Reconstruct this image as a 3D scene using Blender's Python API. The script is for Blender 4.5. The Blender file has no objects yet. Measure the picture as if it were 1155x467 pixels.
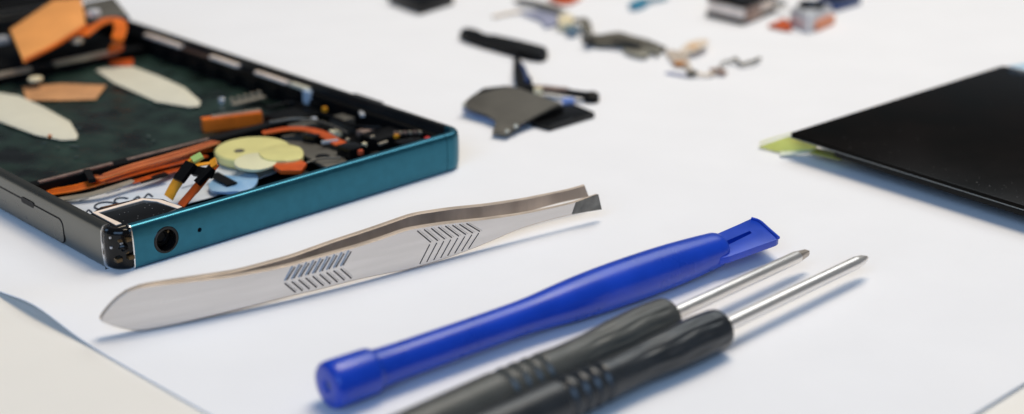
import bpy, bmesh, math, random
import numpy as np
from mathutils import Vector, Matrix

# ------------------------------------------------------------------ basics
MM = 0.001                       # everything below is written in millimetres
C = bpy.context.scene.collection
random.seed(4)

# camera of the photograph: focal length in photo pixels, pitch, distance
PW, PH = 1155.0, 467.0
FPX, PITCH, DIST = 1659.4, 0.364224, 250.907
cp, sp = math.cos(PITCH), math.sin(PITCH)
CAM = Vector((0, -DIST * cp, DIST * sp))
FW, UP = Vector((0, cp, -sp)), Vector((0, sp, cp))
# phone pose on the paper
PX0, PY0, YAW = -60.0147, -29.4346, 0.766715
SA = Vector((math.cos(YAW), math.sin(YAW), 0))
LB = Vector((-math.sin(YAW), math.cos(YAW), 0))


def at(px, py, z=0.0):
    """point of the photo -> the place on the plane of height z (mm)"""
    d = FW + Vector((1, 0, 0)) * ((px - PW / 2) / FPX) - UP * ((py - PH / 2) / FPX)
    t = (z - CAM.z) / d.z
    return CAM + d * t


def loc(px, py, z=0.0):
    """same, in the phone's own coordinates"""
    q = at(px, py, z) - Vector((PX0, PY0, 0))
    return Vector((q.dot(SA), q.dot(LB), z))


# ------------------------------------------------------------------ materials
def mat(name, col, rough=0.5, metal=0.0, spec=0.5, coat=0.0, var=0.0, vscale=400.0,
        bump=0.0, bscale=2500.0, col2=None, trans=0.0, alpha=1.0, stretch=None, rvar=0.0, sss=0.0):
    m = bpy.data.materials.new(name)
    m.use_nodes = True
    nt = m.node_tree
    b = nt.nodes['Principled BSDF']
    b.inputs['Base Color'].default_value = (*col, 1)
    b.inputs['Roughness'].default_value = rough
    b.inputs['Metallic'].default_value = metal
    b.inputs['Specular IOR Level'].default_value = spec
    b.inputs['Coat Weight'].default_value = coat
    b.inputs['Coat Roughness'].default_value = 0.12
    b.inputs['Transmission Weight'].default_value = trans
    b.inputs['Alpha'].default_value = alpha
    if sss:
        b.inputs['Subsurface Weight'].default_value = sss
        b.inputs['Subsurface Scale'].default_value = 0.001
    tc = nt.nodes.new('ShaderNodeTexCoord')
    vec = tc.outputs['Object']
    if stretch:
        mp = nt.nodes.new('ShaderNodeMapping')
        mp.inputs['Scale'].default_value = stretch
        nt.links.new(vec, mp.inputs['Vector'])
        vec = mp.outputs['Vector']
    if var or col2 or rvar:
        n = nt.nodes.new('ShaderNodeTexNoise')
        n.inputs['Scale'].default_value = vscale
        n.inputs['Detail'].default_value = 5
        nt.links.new(vec, n.inputs['Vector'])
        r = nt.nodes.new('ShaderNodeValToRGB')
        r.color_ramp.elements[0].position = 0.35
        r.color_ramp.elements[1].position = 0.68
        c2 = col2 or tuple(min(1, c * (1 + var)) for c in col)
        c1 = col if col2 else tuple(c * (1 - var) for c in col)
        r.color_ramp.elements[0].color = (*c1, 1)
        r.color_ramp.elements[1].color = (*c2, 1)
        nt.links.new(n.outputs['Fac'], r.inputs['Fac'])
        if var or col2:
            nt.links.new(r.outputs['Color'], b.inputs['Base Color'])
        if rvar:
            mr = nt.nodes.new('ShaderNodeMapRange')
            mr.inputs['To Min'].default_value = max(0.02, rough - rvar)
            mr.inputs['To Max'].default_value = min(1, rough + rvar)
            nt.links.new(n.outputs['Fac'], mr.inputs['Value'])
            nt.links.new(mr.outputs['Result'], b.inputs['Roughness'])
    if bump:
        n2 = nt.nodes.new('ShaderNodeTexNoise')
        n2.inputs['Scale'].default_value = bscale
        n2.inputs['Detail'].default_value = 3
        nt.links.new(vec, n2.inputs['Vector'])
        bp = nt.nodes.new('ShaderNodeBump')
        bp.inputs['Strength'].default_value = bump
        bp.inputs['Distance'].default_value = 0.0001
        nt.links.new(n2.outputs['Fac'], bp.inputs['Height'])
        nt.links.new(bp.outputs['Normal'], b.inputs['Normal'])
    return m


M = {
    'paper': mat('white_paper', (.80, .80, .815), .85, spec=.15, var=.012, vscale=60, bump=.25, bscale=1800),
    'table': mat('cream_tabletop', (.80, .765, .70), .55, spec=.25, var=.02, vscale=35, bump=.1, bscale=900),
    'teal': mat('teal_anodised_metal', (.026, .145, .205), .30, .78, var=.06, vscale=500, bump=.05, bscale=5000, rvar=.06),
    'bright': mat('bright_cut_metal', (.85, .85, .85), .22, 1.0),
    'greymetal': mat('dark_grey_metal', (.17, .168, .148), .28, .88, var=.04, vscale=120, rvar=.04),
    'darkrim': mat('dark_rim_metal', (.025, .025, .025), .35, .5, var=.1),
    'black': mat('black_plastic', (.004, .004, .0042), .40, spec=.14, bump=.1, bscale=1500, rvar=.08),
    'blackgloss': mat('glossy_black_plastic', (.004, .004, .0042), .12, spec=.28, coat=.0, rvar=.08, vscale=700),
    'bay': mat('mottled_dark_green', (.003, .005, .0045), .30, spec=.45, col2=(.020, .044, .033), vscale=130, bump=.9, bscale=260, rvar=.2),
    'gold': mat('brownish_gold_plating', (.10, .065, .03), .35, .7, var=.2),
    'white_pad': mat('off_white_adhesive', (.64, .60, .47), .6, var=.03, vscale=200),
    'pinkwhite': mat('pinkish_white_pad', (.86, .71, .59), .5, var=.1, vscale=300),
    'copper': mat('tan_copper_foil', (.60, .29, .12), .5, .1, var=.15, vscale=200),
    'tanflex': mat('tan_orange_flex', (.80, .33, .09), .42, var=.08, vscale=120, spec=.4),
    'orange': mat('orange_polyimide', (.74, .15, .012), .30, var=.18, vscale=250, coat=.15),
    'orangedeep': mat('deep_orange_polyimide', (.56, .085, .010), .28, var=.2, vscale=300, coat=.2),
    'amber': mat('amber_polyimide', (.80, .32, .02), .28, var=.2, vscale=400, coat=.2),
    'yellow': mat('pale_yellow_plastic', (.70, .64, .26), .3, var=.06, vscale=200),
    'cream': mat('cream_ceramic', (.72, .62, .40), .5, var=.05),
    'label': mat('pale_blue_white_label', (.55, .60, .66), .5, col2=(.66, .68, .72), vscale=260),
    'ink': mat('dark_ink', (.02, .03, .05), .6),
    'bluefilm': mat('light_blue_film', (.16, .36, .62), .35, col2=(.34, .52, .72), vscale=220),
    'silver': mat('silver_metal', (.66, .66, .67), .36, .55, var=.06, rvar=.06),
    'beigemetal': mat('beige_contact_metal', (.60, .52, .40), .38, .7, var=.12),
    'greyplate': mat('grey_shield_metal', (.135, .125, .105), .48, .6, var=.06, vscale=300, bump=.1, bscale=2500),
    'steel': mat('brushed_tweezer_steel', (.665, .635, .61), .25, .96, var=.07, vscale=140, bump=.10, bscale=900, stretch=(.35, .35, 6), rvar=.09),
    'steeldark': mat('brown_tinted_edge_steel', (.62, .52, .43), .48, .75, var=.12, vscale=240, bump=.1, bscale=900),
    'steelinner': mat('lightened_inner_steel', (.46, .345, .255), .5, .25, var=.3, vscale=150, bump=.25, bscale=500, stretch=(1, 1, .25)),  # colour raised to make up for the weak light between the arms
    'tippad': mat('shaded_ground_tip_steel', (.17, .165, .15), .5, .8, var=.3, vscale=500, bump=.3, bscale=2500),  # shade of the turned, ground tip is put into this dark colour
    'ridge': mat('ridge_steel', (.27, .27, .275), .5, .9),
    'groove': mat('groove_shadow_steel', (.10, .095, .095), .4, .9),
    'blue': mat('royal_blue_plastic', (.005, .050, .46), .30, spec=.5, var=.10, vscale=160, bump=.12, bscale=900, sss=.0, rvar=.10),
    'rubber': mat('black_rubber', (.020, .023, .026), .32, spec=.45, var=.15, vscale=250, bump=.3, bscale=1600, rvar=.08),
    'greyrubber': mat('worn_grey_rubber', (.068, .069, .062), .40, spec=.4, var=.12, vscale=250, bump=.3, bscale=1600),
    'shaft': mat('polished_shaft_steel', (.86, .82, .77), .34, .85, rvar=.05),
    'tipsteel': mat('tan_tip_steel', (.50, .44, .38), .42, .8, var=.1),
    'glass': mat('black_display_glass', (.0025, .0025, .002), .16, spec=.05, rvar=.09, vscale=70, col2=(.0045, .003, .002)),
    'panelback': mat('black_panel_backing', (.005, .005, .0045), .45, spec=.15, rvar=.08),
    'glassglint': mat('grey_edge_glint', (.26, .27, .255), .35, spec=.5),
    'lime': mat('yellow_green_film', (.80, .74, .16), .4, var=.08, vscale=200),
    'lens': mat('dark_lens_glass', (.006, .010, .016), .08, coat=.5),
    'lavender': mat('lavender_grey_film', (.30, .31, .42), .45, var=.08),
    'tealblue': mat('teal_blue_plastic', (.03, .22, .34), .4),
    'navy': mat('navy_plastic', (.02, .05, .16), .45),
    'olive': mat('olive_grey_metal', (.125, .112, .085), .48, .5, var=.15),
    'pinkbrown': mat('pinkish_brown_metal', (.38, .27, .22), .4, .6, var=.25, vscale=500),
    'green': mat('pale_green_tip', (.35, .52, .16), .4),
    'red': mat('red_plastic', (.6, .03, .02), .4),
    'dust': mat('pale_dust', (.2, .19, .18), .9),
    'tan': mat('tan_flex', (.72, .60, .47), .5, var=.08),
}


# ------------------------------------------------------------------ building
def obj(name, bm, m, parent=None, smooth=35, mats=None):
    """link one bmesh (mm) as one mesh object"""
    bmesh.ops.recalc_face_normals(bm, faces=bm.faces)
    for v in bm.verts:
        v.co *= MM
    me = bpy.data.meshes.new(name)
    bm.to_mesh(me)
    bm.free()
    for mm in (mats or [m]):
        me.materials.append(mm)
    if smooth:
        me.shade_smooth()
        me.set_sharp_from_angle(angle=math.radians(smooth))
    o = bpy.data.objects.new(name, me)
    C.objects.link(o)
    if parent:
        o.parent = parent
    return o


def tag(o, label, cat, group=None, kind=None):
    o['label'] = label
    o['category'] = cat
    if group:
        o['group'] = group
    if kind:
        o['kind'] = kind
    return o


def thing(name, label, cat, p=(0, 0, 0), rz=0.0, group=None):
    o = bpy.data.objects.new(name, None)
    o.empty_display_size = 0.01
    C.objects.link(o)
    o.location = Vector(p) * MM
    o.rotation_euler = (0, 0, rz)
    return tag(o, label, cat, group)


def prism(pts, t, bm=None, bevel=0.0, mi=0, seg=2):
    """slab under an outline of 3-D points, t mm thick downward"""
    bm = bm or bmesh.new()
    top = [bm.verts.new(p) for p in pts]
    bot = [bm.verts.new(Vector(p) - Vector((0, 0, t))) for p in pts]
    n = len(pts)
    fs = [bm.faces.new(top), bm.faces.new(bot[::-1])]
    for i in range(n):
        fs.append(bm.faces.new((top[i], bot[i], bot[(i + 1) % n], top[(i + 1) % n])))
    for f in fs:
        f.material_index = mi
    if bevel:
        es = list({e for f in fs for e in f.edges})
        r = bmesh.ops.bevel(bm, geom=es, offset=bevel, segments=seg, affect='EDGES', profile=.6)
        for f in r['faces']:
            f.material_index = mi
    return bm


def box(x0, x1, y0, y1, z0, z1, bm=None, bevel=0.0, mi=0):
    return prism([(x0, y0, z1), (x1, y0, z1), (x1, y1, z1), (x0, y1, z1)], z1 - z0, bm, bevel, mi)


def smoothpath(pts, n=8):
    """Catmull-Rom through 3-D points"""
    P = [Vector(p) for p in pts]
    P = [2 * P[0] - P[1]] + P + [2 * P[-1] - P[-2]]
    out = []
    for i in range(1, len(P) - 2):
        for k in range(n):
            t = k / n
            a, b, c, d = P[i - 1], P[i], P[i + 1], P[i + 2]
            out.append(.5 * (2 * b + (c - a) * t + (2 * a - 5 * b + 4 * c - d) * t * t + (3 * b - a - 3 * c + d) * t ** 3))
    out.append(P[-2])
    return out


def ribbon(pts, w, t=0.15, bm=None, side=None, n=8, mi=0, sm=True):
    """flat flex cable along points; w one width or one per point"""
    bm = bm or bmesh.new()
    path = smoothpath(pts, n) if sm else [Vector(p) for p in pts]
    m = len(path)
    ws = [w] * len(pts) if not hasattr(w, '__len__') else list(w)
    rows = []
    for i, p in enumerate(path):
        tg = (path[min(i + 1, m - 1)] - path[max(i - 1, 0)]).normalized()
        sd = Vector(side).normalized() if side is not None else tg.cross(Vector((0, 0, 1)))
        sd = (sd - tg * sd.dot(tg)).normalized()
        nn = sd.cross(tg).normalized()
        u = i / (m - 1) * (len(ws) - 1)
        k = min(int(u), len(ws) - 2)
        wi = ws[k] + (ws[k + 1] - ws[k]) * (u - k)
        rows.append([bm.verts.new(p + sd * (sx * wi / 2) + nn * (sz * t / 2)) for sx, sz in ((-1, 1), (1, 1), (1, -1), (-1, -1))])
    for i in range(m - 1):
        for k in range(4):
            f = bm.faces.new((rows[i][k], rows[i][(k + 1) % 4], rows[i + 1][(k + 1) % 4], rows[i + 1][k]))
            f.material_index = mi
    bm.faces.new(rows[0][::-1]).material_index = mi
    bm.faces.new(rows[-1]).material_index = mi
    return bm


def lathe(p0, p1, prof, seg=36, bm=None, mod=None, mi=0, caps=True):
    """surface of revolution about p0->p1; prof = (t, r) with t in mm from p0"""
    bm = bm or bmesh.new()
    p0, p1 = Vector(p0), Vector(p1)
    ax = (p1 - p0).normalized()
    u = ax.cross(Vector((0, 0, 1)))
    u = u.normalized() if u.length > 1e-4 else Vector((1, 0, 0))
    v = u.cross(ax)
    rings = []
    for t, r in prof:
        ring = []
        for k in range(seg):
            th = 2 * math.pi * k / seg
            rr = r if mod is None else r + mod(t, th)
            ring.append(bm.verts.new(p0 + ax * t + (u * math.cos(th) + v * math.sin(th)) * rr))
        rings.append(ring)
    for a, b in zip(rings, rings[1:]):
        for k in range(seg):
            bm.faces.new((a[k], a[(k + 1) % seg], b[(k + 1) % seg], b[k])).material_index = mi
    if caps:
        bm.faces.new(rings[0][::-1]).material_index = mi
        bm.faces.new(rings[-1]).material_index = mi
    return bm


def disc(c, r, h, bm=None, seg=32, mi=0):
    return lathe(c, Vector(c) + Vector((0, 0, 1)), [(0, r), (h * .8, r), (h, r * .97)], seg, bm, None, mi)


def tube(pts, r, bm=None, seg=8, n=6, mi=0):
    bm = bm or bmesh.new()
    path = smoothpath(pts, n)
    rings = []
    for i, p in enumerate(path):
        tg = (path[min(i + 1, len(path) - 1)] - path[max(i - 1, 0)]).normalized()
        a = tg.cross(Vector((0.1, 0.05, 1))).normalized()
        b = a.cross(tg)
        rings.append([bm.verts.new(p + (a * math.cos(2 * math.pi * k / seg) + b * math.sin(2 * math.pi * k / seg)) * r) for k in range(seg)])
    for x, y in zip(rings, rings[1:]):
        for k in range(seg):
            bm.faces.new((x[k], x[(k + 1) % seg], y[(k + 1) % seg], y[k])).material_index = mi
    bm.faces.new(rings[0][::-1]).material_index = mi
    bm.faces.new(rings[-1]).material_index = mi
    return bm


def sweep(path, prof, bm=None, mi=0):
    """sweep a closed (outward, z) profile along an open 2-D path; outward is to the right of travel"""
    bm = bm or bmesh.new()
    n = len(path)
    P = [Vector((p[0], p[1], 0)) for p in path]
    rows = []
    for i, p in enumerate(P):
        tg = (P[min(i + 1, n - 1)] - P[max(i - 1, 0)]).normalized()
        nn = Vector((tg.y, -tg.x, 0))
        rows.append([bm.verts.new(p + nn * d + Vector((0, 0, z))) for d, z in prof])
    k = len(prof)
    for a, b in zip(rows, rows[1:]):
        for j in range(k):
            bm.faces.new((a[j], a[(j + 1) % k], b[(j + 1) % k], b[j])).material_index = mi
    bm.faces.new(rows[0][::-1]).material_index = mi
    bm.faces.new(rows[-1]).material_index = mi
    return bm


def cut(o, cutters):
    """subtract cutter meshes (mm) from an object for good"""
    for bm in cutters:
        c = obj('cutter', bm, M['black'], None, 0)
        c.parent = o.parent
        md = o.modifiers.new('cut', 'BOOLEAN')
        md.operation = 'DIFFERENCE'
        md.object = c
        md.solver = 'EXACT'
        bpy.context.view_layer.update()
        me = bpy.data.meshes.new_from_object(o.evaluated_get(bpy.context.evaluated_depsgraph_get()))
        o.modifiers.clear()
        o.data = me
        me.shade_smooth()
        me.set_sharp_from_angle(angle=math.radians(32))
        bpy.data.objects.remove(c)


# ------------------------------------------------------------------ setting
ZT = -0.30
bm = bmesh.new()
vs = [bm.verts.new(p) for p in ((-900, -420, ZT), (900, -420, ZT), (900, 1100, ZT), (-900, 1100, ZT))]
bm.faces.new(vs)
tag(obj('tabletop', bm, M['table'], None, 0), 'cream tabletop showing at the lower left and lower right corners under the white paper', 'table', kind='structure')

# the sheet of white paper: a thin sheet whose left edge curls up a little
K0 = Vector((9.2, -117.3, 0))
E1, E2 = Vector((.735, .678, 0)).normalized(), Vector((-.722, .692, 0)).normalized()
NA, NB = 120, 150
LA_, LB_ = 420.0, 594.0
bump_c = (at(46, 352) - K0).dot(E2)
bm = bmesh.new()
def paper_z(a, b):
    z = 1.5 * math.exp(-((b - bump_c) / 9.5) ** 2) * math.exp(-(a / 8.0) ** 1.5)
    z += 0.35 * math.exp(-((a - 75) / 26) ** 2) * math.exp(-(b / 6.0) ** 1.5)
    z += 0.25 * math.exp(-a / 5) * math.exp(-((b - bump_c - 40) / 16) ** 2)
    return z
sa = [LA_ * (i / NA) ** 1.8 for i in range(NA + 1)]
sb = sorted(set([round(x, 3) for x in np.linspace(0, 170, 110)] + [round(x, 3) for x in np.linspace(170, LB_, 30)]))
top = [[bm.verts.new(K0 + E1 * a + E2 * b + Vector((0, 0, paper_z(a, b)))) for b in sb] for a in sa]
bot = [[bm.verts.new(K0 + E1 * a + E2 * b + Vector((0, 0, paper_z(a, b) - .2))) for b in sb] for a in sa]
na, nb = len(sa), len(sb)
for i in range(na - 1):
    for j in range(nb - 1):
        bm.faces.new((top[i][j], top[i + 1][j], top[i + 1][j + 1], top[i][j + 1]))
        bm.faces.new((bot[i][j], bot[i][j + 1], bot[i + 1][j + 1], bot[i + 1][j]))
for i in range(na - 1):
    for j in (0, nb - 1):
        bm.faces.new((top[i][j], bot[i][j], bot[i + 1][j], top[i + 1][j]))
for j in range(nb - 1):
    for i in (0, na - 1):
        bm.faces.new((top[i][j], top[i][j + 1], bot[i][j + 1], bot[i][j]))
tag(obj('paper_sheet', bm, M['paper'], None, 50), 'large plain white paper sheet under all the tools and parts, its left edge curling up', 'paper')

# ------------------------------------------------------------------ phone
PL, PWD = 146.0, 72.0
phone = thing('opened_smartphone', 'opened teal-edged smartphone shell with bare orange flex cables inside', 'phone', (PX0, PY0, 0), YAW)
PROF = [(-1.7, .9), (-1.7, .25), (-.9, .03), (-.4, .12), (-.12, .4), (0, .9), (.10, 2.4), (.12, 3.6), (.10, 4.9), (0, 6.3), (-.12, 6.8), (-.38, 7.1), (-.7, 7.2), (-1.35, 7.2), (-1.5, 7.1), (-1.55, 6.9), (-1.55, 5.8), (-1.7, 5.7)]

def arc(cx, cy, r, a0, a1, n=10):
    return [(cx + r * math.cos(math.radians(a0 + (a1 - a0) * i / n)), cy + r * math.sin(math.radians(a0 + (a1 - a0) * i / n))) for i in range(n + 1)]

R = 3.4
RC = 3.9
# teal end piece with the jack and microphone holes cut through
teal = obj('teal_end_bezel', sweep([(3.3, 0), (20, 0), (45, 0), (66.98, 0)], PROF), M['teal'], phone, 32)
JX, JZ, MX = 8.9, 3.45, 14.9
cut(teal, [lathe((JX, -3, JZ), (JX, 3, JZ), [(0, 2.2), (6, 2.2)], 40), lathe((MX, -3, JZ), (MX, 3, JZ), [(0, .38), (6, .38)], 16)])
teal['label'] = 'brushed teal metal end with a round jack hole'
obj('bright_cut_edge', sweep([(3.12, 0), (3.3, 0)], [(d * 1.0 + .04, z * 1.004) for d, z in PROF]), M['bright'], phone)
# headphone jack: ring, tube, floor
jk = obj('headphone_jack', lathe((JX, -.16, JZ), (JX, 1.2, JZ), [(0.06, 1.72), (0, 1.85), (0, 2.1), (.1, 2.19), (5, 2.19), (5, 1.6), (.9, 1.6), (.2, 1.66), (0.06, 1.72)], 40, caps=False), M['blackgloss'], phone)
obj('jack_socket', lathe((JX, 1.5, JZ), (JX, 3, JZ), [(2.2, .0001), (2.2, .8), (.2, .8), (0, .95), (0, 1.35), (.3, 1.58), (3, 1.58)], 32), M['black'], jk)
obj('jack_contact', lathe((JX + .9, .7, JZ + .9), (JX + .9, 1.6, JZ + .9), [(0, .2), (.8, .2)], 12), M['gold'], jk)
obj('microphone_hole', lathe((MX, .25, JZ), (MX, 1, JZ), [(0, .36), (.7, .36)], 14), M['black'], phone)
# right corner cap, teal, with a seam before it
cap = obj('teal_corner_cap', sweep([(67.1, 0)] + arc(PWD - RC, RC, RC, -90, 0, 16) + [(PWD, RC + .6)], PROF), M['teal'], phone, 32)
# dark sides
side_l = obj('grey_side_frame', sweep([(0, PL - R), (0, 100), (0, 50), (0, 20), (0, 3.55)], PROF), M['greymetal'], phone, 32)
obj('bright_cut_edge', sweep([(0, 3.55), (0, 3.38)], [(d + .04, z * 1.004) for d, z in PROF]), M['bright'], phone)
obj('dark_side_frame', sweep([(PWD, RC + .7), (PWD, 40), (PWD, 90), (PWD, PL - R)], PROF), M['darkrim'], phone, 32)
obj('dark_far_frame', sweep(arc(PWD - R, PL - R, R, 0, 90, 8) + arc(R, PL - R, R, 90, 180, 8), PROF), M['darkrim'], phone, 32)
# memory-card cover on the grey side, outlined by a dark groove
def cover(b0, b1, z0, z1, r, x0, x1):
    pts = []
    for cb, cz, a0 in ((b0 + r, z0 + r, 180), (b1 - r, z0 + r, 270), (b1 - r, z1 - r, 0), (b0 + r, z1 - r, 90)):
        pts += [(cb + r * math.cos(math.radians(a0 + i * 15)), cz + r * math.sin(math.radians(a0 + i * 15))) for i in range(7)]
    bm = bmesh.new()
    A = [bm.verts.new((x0, p[0], p[1])) for p in pts]
    B = [bm.verts.new((x1, p[0], p[1])) for p in pts]
    bm.faces.new(A); bm.faces.new(B[::-1])
    for i in range(len(pts)):
        bm.faces.new((A[i], B[i], B[(i + 1) % len(pts)], A[(i + 1) % len(pts)]))
    return bm
obj('cover_groove', cover(15.5, 62.2, .55, 4.85, 1.3, -.135, .2), M['black'], phone)
cv = obj('card_slot_cover', cover(15.75, 62, .62, 4.62, 1.15, -.20, .2), M['greymetal'], phone)
obj('pull_notch', cover(25.0, 29.4, 4.1, 5.1, .45, -.22, .2), M['black'], cv)
# open corner block, black plastic
cb = obj('corner_block', sweep([(.0, 3.38), (0, R)][::-1] + arc(R, R, R - .0, 180, 270, 12) + [(3.12, 0)][:0], [(d - .45 if d > -1 else d - .3, z * .93) for d, z in PROF]), M['blackgloss'], phone, 32)
bm = bmesh.new()
for (a, b, z, r, h) in ((1.9, .55, 3.9, .75, 1.0),):
    lathe((a, b, z), (a - .5, b - .75, z + .1), [(0, r), (h, r), (h + .1, r * .8), (h + .1, r * .35), (h - .4, r * .3)], 16, bm)
obj('corner_boss', bm, M['blackgloss'], cb)
bm = bmesh.new()
for (a, b, z, s) in ((2.6, .25, 5.2, .45), (2.7, .2, 2.3, .5), (1.1, 1.1, 2.0, .5), (2.2, .3, 3.2, .3), (1.5, .7, 5.1, .3)):
    box(a - s, a + s, b - s, b + s, z - s * .6, z + s * .7, bm, .12)
obj('corner_fitting', bm, M['gold'], cb)
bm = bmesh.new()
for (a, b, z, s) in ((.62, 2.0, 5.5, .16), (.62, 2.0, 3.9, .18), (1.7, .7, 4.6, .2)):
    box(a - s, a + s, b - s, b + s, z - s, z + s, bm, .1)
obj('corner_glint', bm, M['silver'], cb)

# floor and inner walls
box_ = box(1.4, PWD - 1.4, 1.4, PL - 1.4, .3, 1.1, None, .1)
obj('inner_floor', box_, M['black'], phone)
FZ = 1.5
bm = bmesh.new()                       # battery bay floor: gently uneven sheet
nx, ny = 60, 60
def bay_z(a, b):
    return FZ + .10 * math.sin(a * .9 + 1.3 * math.sin(b * .31)) * math.sin(b * .55 + a * .2) + .06 * math.sin(a * 2.1 + b * 1.3)
g = [[bm.verts.new((3.2 + 65.6 * i / nx, 37.6 + 67.4 * j / ny, bay_z(3.2 + 65.6 * i / nx, 37.6 + 67.4 * j / ny))) for j in range(ny + 1)] for i in range(nx + 1)]
for i in range(nx):
    for j in range(ny):
        bm.faces.new((g[i][j], g[i + 1][j], g[i + 1][j + 1], g[i][j + 1]))
obj('battery_bay', bm, M['bay'], phone)
# liners inside the long walls
obj('inner_liner', box(1.72, 3.0, 3.2, PL - 3, 1.1, 5.6, None, .2), M['black'], phone)
obj('inner_liner', box(PWD - 3.0, PWD - 1.72, 3.2, PL - 3, 1.1, 5.4, None, .2), M['black'], phone)
# bulkheads across the shell
obj('bulkhead', box(3.0, 62, 34.9, 37.4, 1.1, 4.2, None, .25), M['black'], phone)
bm = box(6, 20, 35.2, 36.0, 4.2, 4.55, None, .1)
box(23, 40, 35.4, 36.2, 4.2, 4.45, bm, .1)
obj('bulkhead_strip', bm, M['pinkbrown'], phone)
far = obj('far_bulkhead', box(3.0, 68, 105.2, 108.5, 1.1, 3.6, None, .25), M['black'], phone)
bm = bmesh.new()
for a0, a1, b, z in ((30, 40, 105.2, 4.2), (45.5, 61, 105.6, 4.3)):
    box(a0, a1, b - .5, b + .9, 3.2, z, bm, .12)
obj('contact_strip', bm, M['beigemetal'], far)
q = loc(40, 89, 3.8)
obj('bright_contact', lathe((q.x, q.y, 3.5), (q.x, q.y, 5), [(0, 1.5), (.5, 1.5), (.7, 1.1)], 20), M['cream'], far)
obj('upper_board', box(3.2, 66, 109, 142, 1.1, 4.0, None, .3), mat('matte_black_board', (.003, .0035, .004), .6, spec=.06), phone)

# two cream pull-tab stickers and the copper patch in the bay
def rounded(pix, n=4):
    P = [Vector((a, b)) for a, b in pix]
    out = []
    k = len(P)
    for i in range(k):
        a, b, c, d = P[i - 1], P[i], P[(i + 1) % k], P[(i + 2) % k]
        for j in range(n):
            t = j / n
            out.append(.5 * (2 * b + (c - a) * t + (2 * a - 5 * b + 4 * c - d) * t * t + (3 * b - a - 3 * c + d) * t ** 3))
    return [(p.x, p.y) for p in out]
def flat(name, pix, z, t, m, bevel=0.04, parent=phone, smooth=35, soft=False):
    if soft:
        pix = rounded(pix)
    return obj(name, prism([loc(x, y, z) for x, y in pix], t, None, bevel), m, parent, smooth)
flat('adhesive_tab', [(-70, 70), (-10, 103), (22, 108), (50, 121), (79, 137), (88, 152), (86.5, 157), (70, 158), (40, 152), (0, 137), (-70, 108)], 1.95, .12, M['white_pad'])
flat('adhesive_tab', [(108, 79), (120, 76), (150, 75), (180, 86), (208, 98.5), (226, 114), (225, 119.5), (214, 120.5), (176, 114.5), (128, 93)], 1.95, .12, M['white_pad'])
flat('copper_patch', [(25, 98), (70, 94), (120, 96), (108, 112), (70, 113), (30, 113)], 1.9, .1, M['copper'])
flat('brown_patch', [(123, 68), (150, 66), (150, 74), (126, 75)], 2.0, .1, M['orangedeep'])
# small loose flecks on the bay floor
bm = bmesh.new()
rr = random.Random(8)
for i in range(26):
    a, b = rr.uniform(20, 62), rr.uniform(42, 100)
    s = rr.uniform(.2, .7)
    th = rr.uniform(0, 3)
    prism([(a + s * math.cos(th + k * 1.57) * (1.6 if k % 2 else .7), b + s * math.sin(th + k * 1.57) * (1.6 if k % 2 else .7), 1.85) for k in range(4)], .15, bm)
fl = obj('adhesive_residue', bm, mat('grey_green_residue', (.06, .085, .075), .4, var=.3), phone)
fl['kind'] = 'stuff'

# orange clip standing at the bay's edge
p0, p1 = loc(230, 150, 1.5), loc(297, 141, 1.5)
d = (p1 - p0).normalized(); nrm = Vector((-d.y, d.x, 0))
clip = obj('orange_clip', prism([p0 + Vector((0, 0, 2.6)), p1 + Vector((0, 0, 2.6)), p1 + nrm * 2.2 + Vector((0, 0, 2.6)), p0 + nrm * 2.2 + Vector((0, 0, 2.6))], 2.6, None, .25), M['orange'], phone)
bm = prism([p0 + d * 2 + nrm * .9 + Vector((0, 0, 2.9)), p1 + nrm * .9 + Vector((0, 0, 2.9)), p1 + nrm * 1.7 + Vector((0, 0, 2.9)), p0 + d * 2 + nrm * 1.7 + Vector((0, 0, 2.9))], .35, None, .08)
obj('clip_contact', bm, M['beigemetal'], clip)
obj('contact_pin', ribbon([loc(262, 118, 3), loc(298, 109, 3)], 1.3, .3, None, n=2), M['beigemetal'], phone)

# long orange flex ribbons beside the bulkhead, each with dark printed traces
M['salmon'] = mat('salmon_orange_flex', (.72, .20, .06), .25, var=.22, vscale=180, coat=.3, spec=.6)
M['trace'] = mat('dark_orange_trace', (.28, .04, .008), .3, coat=.2)
def flexrib(pix, w, m, t=.2, traces=2):
    pts = [loc(*p) for p in pix]
    r = obj('flex_ribbon', ribbon(pts, w, t), m, phone)
    bm = bmesh.new()
    wm = sum(w) / len(w)
    for k in range(traces):
        f = (k + 1) / (traces + 1) - .5
        sh = Vector((.15, 1, 0)).normalized() * (f * wm)
        ribbon([p + sh + Vector((0, 0, t / 2 + .03)) for p in pts], .22, .05, bm)
    if traces:
        obj('printed_trace', bm, M['trace'], r)
    return r
flexrib([(44, 219, 2.6), (90, 211, 3.0), (140, 196, 3.2), (190, 180, 3.3), (236, 167, 3.0)], [3.4, 3.0, 2.8, 3.0, 2.6], M['orange'])
flexrib([(103, 199, 3.6), (116, 199, 4.4), (150, 188, 4.7), (200, 174, 4.7), (244, 160, 4.0)], [1.4, 1.9, 2.3, 2.6, 2.0], M['salmon'], .25)
flexrib([(120, 205, 3.5), (160, 194, 3.8), (206, 182, 3.6), (232, 176, 3.0)], [1.1, 1.4, 1.5, 1.2], M['orangedeep'], .25, 1)
obj('silver_ribbon', ribbon([loc(64, 226, 2.4), loc(100, 220, 3.0), loc(124, 213, 3.4), loc(150, 204, 3.6)], [1.8, 1.7, 1.5, 1.0], .3), M['beigemetal'], phone)
flexrib([(148, 206, 3.4), (180, 197, 3.3), (215, 187, 2.6)], [1.3, 1.6, 1.4], M['orangedeep'], .2, 1)
obj('ribbon_clamp', ribbon([loc(98, 193, 4.3), loc(104, 204, 4.3)], 1.2, .7, None, n=2), M['black'], phone)

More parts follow.
